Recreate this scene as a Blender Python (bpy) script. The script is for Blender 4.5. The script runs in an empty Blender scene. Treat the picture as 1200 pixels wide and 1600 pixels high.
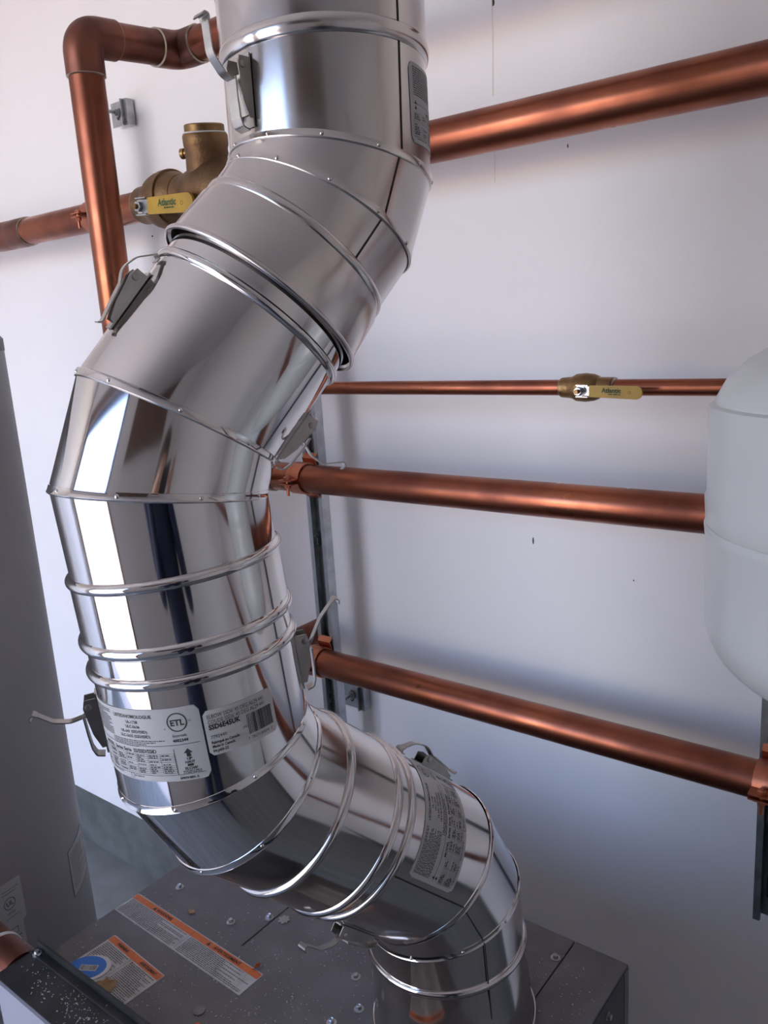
import bpy, bmesh, math, random
from mathutils import Vector as V, Matrix
random.seed(7)
scene = bpy.context.scene
COL = scene.collection

# ---------------------------------------------------------------- camera
CAMZ = 1.6
FPX = 1293.87
YAW, PIT, ROL = (math.radians(a) for a in (38.65, 12.967, 3.6785))
fwd = V((-math.sin(YAW)*math.cos(PIT), math.cos(YAW)*math.cos(PIT), -math.sin(PIT)))
rt0 = V((math.cos(YAW), math.sin(YAW), 0)); dn0 = fwd.cross(rt0)
RT = math.cos(ROL)*rt0 + math.sin(ROL)*dn0
DN = -math.sin(ROL)*rt0 + math.cos(ROL)*dn0
CAM = V((0, 0, CAMZ))
cd = bpy.data.cameras.new('camera'); cam = bpy.data.objects.new('camera', cd); COL.objects.link(cam)
cd.sensor_fit = 'VERTICAL'; cd.sensor_height = 36; cd.lens = FPX/1600*36; cd.clip_start = 0.01
m = Matrix.Identity(4)
for i, c in enumerate((RT, -DN, -fwd)):
    for j in range(3): m[j][i] = c[j]
m.translation = CAM
cam.matrix_world = m
scene.camera = cam

# ---------------------------------------------------------------- world, sun, exposure
scene.view_settings.view_transform = 'Standard'; scene.view_settings.look = 'None'
scene.view_settings.gamma = 1; scene.view_settings.use_curve_mapping = False
scene.view_settings.exposure = 1.27
w = bpy.data.worlds.new('sky'); scene.world = w; w.use_nodes = True
nt = w.node_tree; nt.nodes.clear()
sky = nt.nodes.new('ShaderNodeTexSky'); sky.sky_type = 'NISHITA'; sky.sun_disc = False
sky.sun_elevation = math.radians(48); sky.sun_rotation = math.radians(80)
sky.air_density = 1.2; sky.dust_density = .25; sky.ozone_density = 3.0
bg = nt.nodes.new('ShaderNodeBackground'); bg.inputs[1].default_value = 0.56
wo = nt.nodes.new('ShaderNodeOutputWorld')
wb = nt.nodes.new('ShaderNodeMix'); wb.data_type = 'RGBA'; wb.blend_type = 'MULTIPLY'; wb.inputs[0].default_value = 1; wb.inputs[7].default_value = (1.08, .93, .98, 1)
nt.links.new(sky.outputs[0], wb.inputs[6]); nt.links.new(wb.outputs[2], bg.inputs[0]); nt.links.new(bg.outputs[0], wo.inputs[0])
sl = bpy.data.lights.new('sun', 'SUN'); sl.energy = 7.2; sl.color = (1, .87, .73); sl.angle = math.radians(.6)
so = bpy.data.objects.new('sun', sl); COL.objects.link(so)
so.rotation_euler = V((.80, .12, .85)).to_track_quat('Z', 'Y').to_euler()
# the open doorway: portal for the daylight
DX0, DX1, DH, WFY = -2.75, -.72, 2.62, -1.6
pl = bpy.data.lights.new('doorway_portal', 'AREA'); pl.shape = 'RECTANGLE'; pl.size = DX1-DX0; pl.size_y = DH
pl.cycles.is_portal = True
po = bpy.data.objects.new('doorway_portal', pl); COL.objects.link(po)
po.location = ((DX0+DX1)/2, WFY-.06, DH/2); po.rotation_euler = (math.radians(90), 0, 0)
scene.cycles.max_bounces = 10; scene.cycles.glossy_bounces = 6; scene.cycles.diffuse_bounces = 6
scene.cycles.caustics_reflective = True; scene.cycles.sample_clamp_indirect = 6

# ---------------------------------------------------------------- pixel helpers (1200x1600 frame)
def ray(x, y): return RT*((x-600)/FPX) + DN*((y-800)/FPX) + fwd
def atY(x, y, Y): r = ray(x, y); return CAM + r*(Y/r.y)
def atZ(x, y, Z): r = ray(x, y); return CAM + r*((Z-CAMZ)/r.z)

# ---------------------------------------------------------------- materials
MATS = {}
def mat(name, col, metal=0, rough=.5, col2=None, scale=6, amt=(.35, .65), bump=0, bscale=40, rough2=None, stretch=None, coat=0, detail=4, spec=None):
    m = bpy.data.materials.new(name); m.use_nodes = True; nt = m.node_tree
    b = nt.nodes['Principled BSDF']
    b.inputs['Base Color'].default_value = (*col, 1); b.inputs['Metallic'].default_value = metal; b.inputs['Roughness'].default_value = rough
    if coat: b.inputs['Coat Weight'].default_value = coat; b.inputs['Coat Roughness'].default_value = .15
    if spec is not None: b.inputs['Specular IOR Level'].default_value = spec
    tc = nt.nodes.new('ShaderNodeTexCoord'); mp = nt.nodes.new('ShaderNodeMapping')
    nt.links.new(tc.outputs['Object'], mp.inputs[0])
    if stretch: mp.inputs['Scale'].default_value = stretch
    if col2 or rough2 is not None:
        n = nt.nodes.new('ShaderNodeTexNoise'); n.inputs['Scale'].default_value = scale; n.inputs['Detail'].default_value = detail
        nt.links.new(mp.outputs[0], n.inputs['Vector'])
        mr = nt.nodes.new('ShaderNodeMapRange'); mr.inputs[1].default_value = amt[0]; mr.inputs[2].default_value = amt[1]
        nt.links.new(n.outputs[0], mr.inputs[0])
        if col2:
            mx = nt.nodes.new('ShaderNodeMix'); mx.data_type = 'RGBA'
            mx.inputs[6].default_value = (*col, 1); mx.inputs[7].default_value = (*col2, 1)
            nt.links.new(mr.outputs[0], mx.inputs[0]); nt.links.new(mx.outputs[2], b.inputs['Base Color'])
        if rough2 is not None:
            m2 = nt.nodes.new('ShaderNodeMapRange'); m2.inputs[3].default_value = rough; m2.inputs[4].default_value = rough2
            nt.links.new(mr.outputs[0], m2.inputs[0]); nt.links.new(m2.outputs[0], b.inputs['Roughness'])
    if bump:
        n2 = nt.nodes.new('ShaderNodeTexNoise'); n2.inputs['Scale'].default_value = bscale; n2.inputs['Detail'].default_value = 3
        nt.links.new(mp.outputs[0], n2.inputs['Vector'])
        bp = nt.nodes.new('ShaderNodeBump'); bp.inputs['Strength'].default_value = bump; bp.inputs['Distance'].default_value = .002
        nt.links.new(n2.outputs[0], bp.inputs['Height']); nt.links.new(bp.outputs[0], b.inputs['Normal'])
    MATS[name] = m
    return m
M_WALL = mat('painted_wallboard', (.86, .84, .84), 0, .75, (.83, .81, .81), 3, bump=.06, bscale=300)
M_ROOM = mat('room_paint', (.82, .81, .80), 0, .8)
M_CEIL = mat('ceiling_paint', (.84, .83, .81), 0, .85)
M_STEM = mat('grey_green_concrete', (.135, .142, .132), 0, .8, (.095, .10, .094), 14, bump=.5, bscale=120)
M_FLOOR = mat('grey_floor', (.235, .24, .228), 0, .75, (.185, .19, .18), 9, bump=.4, bscale=150)
M_GROUND = mat('outside_paving', (.58, .50, .42), 0, .9, (.50, .43, .37), 2)
M_STEEL = mat('polished_stainless', (.70, .68, .665), 1, .045, rough2=.10, scale=9, amt=(.3, .8), bump=.10, bscale=9)
M_STEELD = mat('dull_stainless', (.68, .64, .615), 1, .15, (.61, .575, .55), 12, rough2=.27, amt=(.35, .7), bump=.10, bscale=10)
M_STEELM = mat('lower_stainless', (.68, .65, .635), 1, .08, (.61, .585, .57), 11, rough2=.17, amt=(.35, .7), bump=.10, bscale=9)
M_SEAM = mat('seam_gap', (.02, .018, .018), .2, .6)
M_LATCH = mat('latch_steel', (.52, .49, .45), 1, .28, (.42, .40, .37), 60)
M_COPPER = mat('copper', (.36, .122, .066), 1, .27, (.19, .064, .042), 8, amt=(.36, .68), rough2=.46, bump=.05, bscale=90, stretch=(1, 1, 1))
M_COPPERD = mat('heat_stained_copper', (.27, .105, .072), 1, .36, (.15, .07, .055), 16, rough2=.52, amt=(.35, .65), bump=.1)
M_CLAMP = mat('copper_plated_clamp', (.58, .22, .125), 1, .4, (.45, .155, .09), 40)
M_SOLDER = mat('solder', (.58, .53, .46), 1, .45, (.35, .28, .2), 60, bump=.4)
M_BRONZE = mat('cast_bronze', (.25, .145, .068), .85, .5, (.14, .08, .042), 22, bump=.5, bscale=200)
M_BRASS = mat('cast_brass', (.33, .20, .085), .9, .42, (.19, .115, .05), 30, bump=.3, bscale=200)
M_YEL = mat('yellow_vinyl', (.52, .31, .022), 0, .45, (.42, .25, .025), 30)
M_GREEN = mat('green_print', (.02, .07, .02), 0, .6)
M_ZINC = mat('galvanised', (.52, .53, .54), 1, .26, (.38, .39, .40), 30, rough2=.42)
M_ZINCD = mat('weathered_zinc', (.25, .255, .26), .9, .5, (.17, .175, .18), 30)
M_TANK = mat('pale_grey_enamel', (.46, .475, .462), 0, .36, coat=.2, bump=.02, bscale=60)
M_HEATER = mat('grey_tank_jacket', (.34, .335, .345), 0, .45, (.31, .305, .315), 5)
M_HEATCAP = mat('grey_tank_cap', (.16, .16, .17), 0, .5)
M_BOILER = mat('charcoal_jacket', (.128, .122, .125), 0, .5, (.175, .168, .170), 18, amt=(.45, .75), rough2=.62, bump=.12, bscale=60)
M_BLACK = mat('black_sheet', (.018, .018, .02), 0, .42, (.035, .034, .034), 30, bump=.1)
M_PANEL = mat('pale_lilac_panel', (.34, .34, .39), 0, .45)
M_PAPER = mat('label_paper', (.62, .62, .61), 0, .5)
M_PAPERS = mat('silver_label', (.48, .48, .475), 0, .45)
M_PAPERD = mat('dusty_label_paper', (.55, .54, .52), 0, .6, (.42, .41, .39), 50, amt=(.45, .7))
M_INK = mat('black_ink', (.03, .03, .03), 0, .6)
M_INKG = mat('fine_ink', (.10, .10, .10), 0, .6)
M_ORANGE = mat('orange_band', (.68, .17, .035), 0, .5, (.6, .14, .04), 40)
M_BLUE = mat('blue_sticker', (.03, .18, .60), 0, .45)
M_GLUE = mat('brown_glue', (.27, .15, .055), 0, .8, (.36, .25, .14), 90)
M_RED = mat('orange_cap', (.75, .13, .02), 0, .5)
M_SHAV = mat('metal_shavings', (.62, .60, .57), .6, .35)
M_STAIN = mat('drip_stain', (.76, .72, .64), 0, .7, (.80, .77, .73), 25)
M_NICK = mat('dark_nick', (.03, .03, .03), 0, .7)
M_FRAME = mat('brown_door_frame', (.17, .11, .085), 0, .55)
M_NAVY = mat('navy_cloth', (.012, .017, .045), 0, .75, (.02, .025, .06), 30)
M_JEAN = mat('dark_denim', (.02, .024, .04), 0, .8)
M_SKIN = mat('skin', (.48, .27, .19), 0, .5)
M_HAIR = mat('dark_hair', (.03, .022, .018), 0, .6)
M_PHONE = mat('black_phone', (.015, .015, .016), 0, .2)

# ---------------------------------------------------------------- object helpers
def obj(name, verts, faces, m, parent=None, smooth=None):
    me = bpy.data.meshes.new(name); me.from_pydata([tuple(v) for v in verts], [], faces); me.update()
    if m: me.materials.append(m)
    o = bpy.data.objects.new(name, me); COL.objects.link(o)
    if smooth is not None:
        for p in me.polygons: p.use_smooth = True
        me.set_sharp_from_angle(angle=math.radians(smooth))
    if parent: o.parent = parent; o.matrix_parent_inverse = parent.matrix_world.inverted() if False else Matrix.Translation(-parent.location)
    return o
def tag(o, label, cat, group=None):
    o['label'] = label; o['category'] = cat
    if group: o['group'] = group
    return o
def thing(name, label, cat, loc=(0, 0, 0), group=None):
    e = bpy.data.objects.new(name, None); COL.objects.link(e); e.location = loc; e.empty_display_size = .05
    return tag(e, label, cat, group)
class MB:
    """collects geometry for one mesh"""
    def __init__(s): s.v = []; s.f = []
    def add(s, v, f):
        n = len(s.v); s.v += [V(x) for x in v]; s.f += [tuple(i+n for i in q) for q in f]
    def box(s, c, sz, X=(1, 0, 0), Y=(0, 1, 0), Z=(0, 0, 1)):
        c = V(c); X, Y, Z = V(X), V(Y), V(Z); vs = []
        for k in (-1, 1):
            for j in (-1, 1):
                for i in (-1, 1): vs.append(c + X*(i*sz[0]/2) + Y*(j*sz[1]/2) + Z*(k*sz[2]/2))
        s.add(vs, [(0, 2, 3, 1), (4, 5, 7, 6), (0, 1, 5, 4), (2, 6, 7, 3), (0, 4, 6, 2), (1, 3, 7, 5)])
    def box2(s, a, b): s.box([(a[i]+b[i])/2 for i in range(3)], [abs(b[i]-a[i]) for i in range(3)])
    def lathe(s, o, d, prof, n=48, U=None, caps=True):
        """prof: list of (along, radius)"""
        o = V(o); d = V(d).normalized()
        U = V(U) if U else d.orthogonal(); U = (U - d*U.dot(d)).normalized(); W = d.cross(U)
        vs = []
        for (a, r) in prof:
            for k in range(n):
                t = 2*math.pi*k/n; vs.append(o + d*a + U*(r*math.cos(t)) + W*(r*math.sin(t)))
        fs = []
        for i in range(len(prof)-1):
            for k in range(n):
                k2 = (k+1) % n; fs.append((i*n+k, i*n+k2, (i+1)*n+k2, (i+1)*n+k))
        if caps:
            fs.append(tuple(reversed(range(n)))); b = (len(prof)-1)*n; fs.append(tuple(range(b, b+n)))
        s.add(vs, fs)
    def cyl(s, a, b, r, n=24, r2=None):
        a, b = V(a), V(b); s.lathe(a, b-a, [(0, r), ((b-a).length, r if r2 is None else r2)], n)
    def prism(s, pts, nrm_vec, U=None):
        """extrude planar polygon pts by vector"""
        n = len(pts); pts = [V(p) for p in pts]; e = V(nrm_vec)
        s.add(pts + [p+e for p in pts], [tuple(reversed(range(n))), tuple(range(n, 2*n))] + [(i, (i+1) % n, n+(i+1) % n, n+i) for i in range(n)])
    def sweep(s, path, r, n=28, caps=True):
        path = [V(p) for p in path]; L = len(path); vs = []
        t0 = (path[1]-path[0]).normalized(); U = t0.orthogonal().normalized()
        for i, p in enumerate(path):
            t = (path[min(i+1, L-1)] - path[max(i-1, 0)]).normalized()
            U = (U - t*U.dot(t)).normalized(); W = t.cross(U)
            rr = r[i] if isinstance(r, (list, tuple)) else r
            for k in range(n):
                a = 2*math.pi*k/n; vs.append(p + U*(rr*math.cos(a)) + W*(rr*math.sin(a)))
        fs = [(i*n+k, i*n+(k+1) % n, (i+1)*n+(k+1) % n, (i+1)*n+k) for i in range(L-1) for k in range(n)]
        if caps: fs += [tuple(reversed(range(n))), tuple(range((L-1)*n, L*n))]
        s.add(vs, fs)
    def strip(s, path, wid, th, Yd):
        """flat bent strip: path points, width along Yd, thickness th"""
        path = [V(p) for p in path]; Yd = V(Yd).normalized(); L = len(path); vs = []
        for i, p in enumerate(path):
            t = (path[min(i+1, L-1)] - path[max(i-1, 0)]).normalized(); nn = t.cross(Yd).normalized()
            for a, b in ((-1, -1), (1, -1), (1, 1), (-1, 1)): vs.append(p + Yd*(a*wid/2) + nn*(b*th/2))
        fs = [(i*4+k, i*4+(k+1) % 4, (i+1)*4+(k+1) % 4, (i+1)*4+k) for i in range(L-1) for k in range(4)]
        fs += [(3, 2, 1, 0), tuple((L-1)*4+k for k in range(4))]
        s.add(vs, fs)
    def build(s, name, m, parent=None, smooth=35): return obj(name, s.v, s.f, m, parent, smooth)
def fillet(pts, rad, n=10):
    pts = [V(p) for p in pts]; out = [pts[0]]
    for i in range(1, len(pts)-1):
        a = (pts[i-1]-pts[i]).normalized(); b = (pts[i+1]-pts[i]).normalized(); ang = a.angle(b)
        t = rad/math.tan(ang/2); t = min(t, .49*(pts[i-1]-pts[i]).length, .49*(pts[i+1]-pts[i]).length)
        p0 = pts[i]+a*t; p1 = pts[i]+b*t
        for k in range(n+1):
            u = k/n; out.append(p0*(1-u)**2 + pts[i]*(2*u*(1-u)) + p1*u*u)
    out.append(pts[-1]); return out
def struct(o, label):
    o['kind'] = 'structure'; o['label'] = label; return o

# ---------------------------------------------------------------- text / label printing
def text2d(body, size, x, y, align='LEFT', sx=1.0, bold=0):
    cu = bpy.data.curves.new('t', 'FONT'); cu.body = body; cu.size = size; cu.align_x = align; cu.resolution_u = 2; cu.offset = bold
    o = bpy.data.objects.new('t', cu); COL.objects.link(o)
    me = o.to_mesh(); vs = [(x+v.co.x*sx, y+v.co.y) for v in me.vertices]; fs = [tuple(p.vertices) for p in me.polygons]
    o.to_mesh_clear(); bpy.data.objects.remove(o); bpy.data.curves.remove(cu)
    return vs, fs
class Print:
    """flat print laid out in label metres, later mapped onto a surface"""
    def __init__(s): s.v = []; s.f = []
    def poly(s, v, f):
        n = len(s.v); s.v += list(v); s.f += [tuple(i+n for i in q) for q in f]
    def rect(s, x0, y0, x1, y1, step=.004):
        k = max(1, int(abs(x1-x0)/step)); vs = []
        for i in range(k+1): xx = x0+(x1-x0)*i/k; vs += [(xx, y0), (xx, y1)]
        s.poly(vs, [(2*i, 2*i+2, 2*i+3, 2*i+1) for i in range(k)])
    def frame(s, x0, y0, x1, y1, t):
        s.rect(x0, y0, x1, y0+t); s.rect(x0, y1-t, x1, y1); s.rect(x0, y0, x0+t, y1); s.rect(x1-t, y0, x1, y1)
    def text(s, *a, **k): s.poly(*text2d(*a, **k))
    def ring(s, x, y, r, t, a0=0, a1=360, n=28):
        vs = []
        for i in range(n+1):
            a = math.radians(a0+(a1-a0)*i/n); vs += [(x+r*math.cos(a), y+r*math.sin(a)), (x+(r-t)*math.cos(a), y+(r-t)*math.sin(a))]
        s.poly(vs, [(2*i, 2*i+2, 2*i+3, 2*i+1) for i in range(n)])
    def fine(s, x0, x1, y, h, rnd, word=(.0008, .0036), gap=.0007, fill=1.0):
        """a line of print too small to read: little word blocks"""
        x = x0; end = x0+(x1-x0)*fill
        while x < end:
            wd = min(rnd.uniform(*word), end-x)
            if wd < .0006: break
            s.rect(x, y, x+wd, y+h); x += wd+gap
    def build(s, name, m, mapf, parent, h):
        vs = [mapf(x, y, h) for x, y in s.v]
        o = obj(name, vs, s.f, m, parent); return o
def rounded(w, h, r, n=5, x0=None, y0=None):
    x0 = -w/2 if x0 is None else x0; y0 = -h/2 if y0 is None else y0; out = []
    for cx, cy, a in ((x0+w-r, y0+r, -90), (x0+w-r, y0+h-r, 0), (x0+r, y0+h-r, 90), (x0+r, y0+r, 180)):
        for k in range(n+1): t = math.radians(a+90*k/n); out.append((cx+r*math.cos(t), cy+r*math.sin(t)))
    return out
def sheet(name, w, h, r, mapf, m, parent, h0=.0002, th=.0004):
    """thin rounded label sheet, subdivided so it can wrap"""
    bm = bmesh.new()
    n = max(2, int(w/.003)); cols = []
    for i in range(n+1):
        x = -w/2+w*i/n; e = 0
        dx = min(x+w/2, w/2-x)
        if dx < r: e = r-math.sqrt(max(0, r*r-(r-dx)**2))
        cols.append((x, -h/2+e, h/2-e))
    vs = []; fs = []
    for lay in (h0, h0+th):
        for x, a, b in cols: vs += [mapf(x, a, lay), mapf(x, b, lay)]
    o2 = 2*(n+1)
    for i in range(n):
        fs.append((o2+2*i, o2+2*i+2, o2+2*i+3, o2+2*i+1)); fs.append((2*i, 2*i+1, 2*i+3, 2*i+2))
        fs.append((2*i, 2*i+2, o2+2*i+2, o2+2*i)); fs.append((2*i+1, o2+2*i+1, o2+2*i+3, 2*i+3))
    fs += [(0, o2, o2+1, 1), (2*n, 2*n+1, o2+2*n+1, o2+2*n)]
    bm.free()
    return obj(name, vs, fs, m, parent, 30)

# ================================================================ THE ROOM
WY = 1.25; XL, XR = -3.0, 2.3; CEIL = 3.0
def sbox(name, a, b, m, label):
    q = MB(); q.box2(a, b); return struct(q.build(name, m, None, None), label)
floor = sbox('floor', (XL-.1, WFY-.1, -.1), (XR+.1, WY+.1, 0), M_FLOOR, 'dark grey concrete floor behind the boiler')
wallb = sbox('wall_back', (XL-.1, WY, 0), (XR+.1, WY+.1, CEIL), M_WALL, 'white painted wall behind the copper pipes')
sbox('wall_left', (XL-.1, WFY, 0), (XL, WY, CEIL), M_ROOM, 'off white side wall beyond the tank')
sbox('wall_right', (XR, WFY, 0), (XR+.1, WY, CEIL), M_ROOM, 'off white side wall the copper pipes run into')
sbox('ceiling', (XL-.1, WFY-.1, CEIL), (XR+.1, WY+.1, CEIL+.1), M_CEIL, 'plain pale ceiling of the plant room')
sbox('baseboard_back', (XL, WY-.004, 0), (XR, WY, .19), M_STEM, 'grey green concrete kerb at the foot of the white wall')
q = MB()
q.box2((XL-.1, WFY-.1, 0), (DX0, WFY, CEIL)); q.box2((DX1, WFY-.1, 0), (XR+.1, WFY, CEIL)); q.box2((DX0, WFY-.1, DH), (DX1, WFY, CEIL))
struct(q.build('wall_front', M_ROOM, None, None), 'off white wall with the open doorway')
q = MB()
for a, b in (((DX0-.07, WFY-.12, 0), (DX0, WFY+.02, DH+.07)), ((DX1, WFY-.12, 0), (DX1+.07, WFY+.02, DH+.07)), ((DX0, WFY-.12, DH), (DX1, WFY+.02, DH+.07))): q.box2(a, b)
struct(q.build('door_1', M_FRAME, None, None), 'brown frame of the open doorway reflected in the steel')
sbox('ground', (-25, -40, -.14), (25, WFY-.1, -.04), M_GROUND, 'sunlit pale paving outside the doorway')
q = MB(); q.box2((-.25, WFY, 2.28), (1.3, WFY+.018, 2.98)); q.box2((-.25, WFY+.018, 2.28), (1.3, WFY+.03, 2.33)); q.box2((.5, WFY+.018, 2.33), (.55, WFY+.026, 2.98))
tag(q.build('plywood_panel', M_FRAME, None, None), 'brown plywood panel above head height, seen mirrored in the middle flue elbow', 'panel')
# marks on the wall
for (x0, y0, x1, y1, wd) in ((768, -5, 770, 150, .0022), (771, 190, 773, 285, .0016)):
    q = MB(); a = atY(x0, y0, WY-.0003); b = atY(x1, y1, WY-.0003)
    q.strip([a, (a*.6+b*.4)+V((.0008, 0, 0)), b], wd, .0004, (1, 0, 0)); q.build('drip_stain', M_STAIN, wallb, None)
for (x, y, wd, hh) in ((833, 845, .0028, .013), (238, 369, .006, .004), (990, 907, .002, .003), (770, 4, .006, .010), (887, 228, .002, .006)):
    q = MB(); p = atY(x, y, WY-.0004); q.lathe(p, (0, 1, 0), [(0, 1), (.0004, 1)], 10)
    q.v = [p + V(((v.x-p.x)*wd/2, v.y-p.y, (v.z-p.z)*hh/2)) for v in q.v]; q.build('paint_nick', M_NICK, wallb, None)

# ================================================================ THE FLUE
RR = .089
D = [(-.0304, -.0336, .999), (-.1558, -.3877, .9085), (-.2688, -.7007, .6609), (-.1414, -.4388, .8874), (-.0765, -.0384, .9963),
     (.0763, .3667, .9272), (.2813, .6023, .7471), (.0909, .3965, .9135), (-.0352, .0495, .9982)]
D = [V(d).normalized() for d in D]
J = [None, (-.4858, .6682, .9616), (-.4948, .646, 1.0137), (-.5639, .4658, 1.1836), (-.5718, .4413, 1.2331), (-.59, .4322, 1.4702),
     (-.5852, .4553, 1.5285), (-.5233, .5878, 1.6929), (-.5193, .6053, 1.7331)]
J = [None] + [V(j) for j in J[1:]]
BZ = .80     # boiler top
ORG = [J[1]] + J[1:]
def seg_frame(k):
    d = D[k]; mid = ORG[k] + d*.1
    U = CAM-mid; U = (U-d*U.dot(d)).normalized(); return ORG[k], d, U, d.cross(U)
FR = [seg_frame(k) for k in range(9)]
def miter(k): n = (D[k-1]+D[k]).normalized(); return (J[k], n)
def surf(k, s, phi, r):
    o, d, U, W = FR[k]; return o + d*s + (U*math.cos(phi)+W*math.sin(phi))*r
def on_pipe(k, x, y, r=RR):
    """(s, phi) where the view ray of a pixel meets segment k (or grazes it)"""
    o, d, U, W = FR[k]; R = ray(x, y).normalized(); w0 = CAM-o
    a = R-d*R.dot(d); b = w0-d*w0.dot(d)
    A = a.dot(a); B = 2*a.dot(b); C = b.dot(b)-r*r; disc = B*B-4*A*C
    t = (-B-math.sqrt(disc))/(2*A) if disc > 0 else -B/(2*A)
    p = CAM+R*t-o
    return p.dot(d), math.atan2(p.dot(W), p.dot(U))
NSEG = 96
def shell(k, stations, name, m, parent, thick=.0012):
    """tube on segment k; stations: (s or miter plane, radius). closed sheet with inner skin"""
    o, d, U, W = FR[k]; vs = []; fs = []
    st = list(stations) + [(a, r-thick) for a, r in reversed(stations)]
    for a, r in st:
        for i in range(NSEG):
            t = 2*math.pi*i/NSEG; q = o + (U*math.cos(t)+W*math.sin(t))*r
            if isinstance(a, tuple):
                pt, n = a; s = (pt-q).dot(n)/d.dot(n)
            else: s = a
            vs.append(q+d*s)
    L = len(st)
    for j in range(L):
        j2 = (j+1) % L
        for i in range(NSEG):
            i2 = (i+1) % NSEG; fs.append((j*NSEG+i, j*NSEG+i2, j2*NSEG+i2, j2*NSEG+i))
    return obj(name, vs, fs, m, parent, 30)
def bead(k, s, h, wd, m, parent, r=RR, name='bead_ring', tilt=None):
    """formed ridge round segment k at s, or on a miter plane"""
    o, d, U, W = FR[k]; prof = []
    for i in range(11):
        t = math.pi*i/10; prof.append((-math.cos(t)*wd/2, r-.0006+math.sin(t)*h))
    vs = []; fs = []
    for ds, rr in prof:
        for i in range(NSEG):
            t = 2*math.pi*i/NSEG; rad = U*math.cos(t)+W*math.sin(t)
            if isinstance(s, tuple):
                pt, n = s; q = o+rad*r; a = (pt-q).dot(n)/d.dot(n)
            else: a = s
            vs.append(o+rad*rr+d*(a+ds))
    P = len(prof)
    for j in range(P):
        j2 = (j+1) % P
        for i in range(NSEG):
            i2 = (i+1) % NSEG; fs.append((j*NSEG+i, j*NSEG+i2, j2*NSEG+i2, j2*NSEG+i))
    return obj(name, vs, fs, m, parent, 50)
def flatband(k, s, h, wd, m, parent, r=RR, name='gore_joint'):
    o, d, U, W = FR[k]; vs = []; fs = []
    prof = [(-wd/2-.0006, -.0005), (-wd/2, h), (-wd/2+.0008, h*1.5), (-wd/2+.0016, h), (wd/2-.0005, h*.8), (wd/2, -.0005)]
    for ds, hh in prof:
        for i in range(NSEG):
            t = 2*math.pi*i/NSEG; rad = U*math.cos(t)+W*math.sin(t); pt, n = s; q = o+rad*r; a = (pt-q).dot(n)/d.dot(n)
            vs.append(o+rad*(r+hh)+d*(a+ds))
    P = len(prof)
    for j in range(P):
        j2 = (j+1) % P
        for i in range(NSEG):
            i2 = (i+1) % NSEG; fs.append((j*NSEG+i, j*NSEG+i2, j2*NSEG+i2, j2*NSEG+i))
    return obj(name, vs, fs, m, parent, 40)
def rivets(k, s, phis, m, parent, r=RR):
    for ph in phis:
        ph = math.radians(ph); o, d, U, W = FR[k]; rad = U*math.cos(ph)+W*math.sin(ph)
        if isinstance(s, tuple):
            pt, n = s; a = (pt-(o+rad*r)).dot(n)/d.dot(n)
        else: a = s
        q = MB(); q.lathe(o+rad*(r-.0005)+d*a, rad, [(0, .0019), (.0016, .0018), (.0022, .0010), (.0023, .0004)], 10)
        q.build('rivet', m, parent, 50)
def seam(k, s0, s1, phi0, phi1, parent, r=RR, wd=.0012):
    o, d, U, W = FR[k]; n = 14; vs = []; fs = []
    for i in range(n+1):
        u = i/n; ph = phi0+(phi1-phi0)*u; s = s0+(s1-s0)*u
        for dp, h in ((-1, .0), (-1, .0007), (1, .0007), (1, .0)):
            vs.append(surf(k, s, ph+dp*wd/2/r, r+h))
    for i in range(n):
        for c in range(3): fs.append((i*4+c, i*4+c+1, i*4+4+c+1, i*4+4+c))
    return obj('seam', vs, fs, M_SEAM, parent)
def seam_px(k, a, b, parent, r=RR):
    s0, p0 = on_pipe(k, *a, r); s1, p1 = on_pipe(k, *b, r); return seam(k, s0, s1, p0, p1, parent, r)

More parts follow.
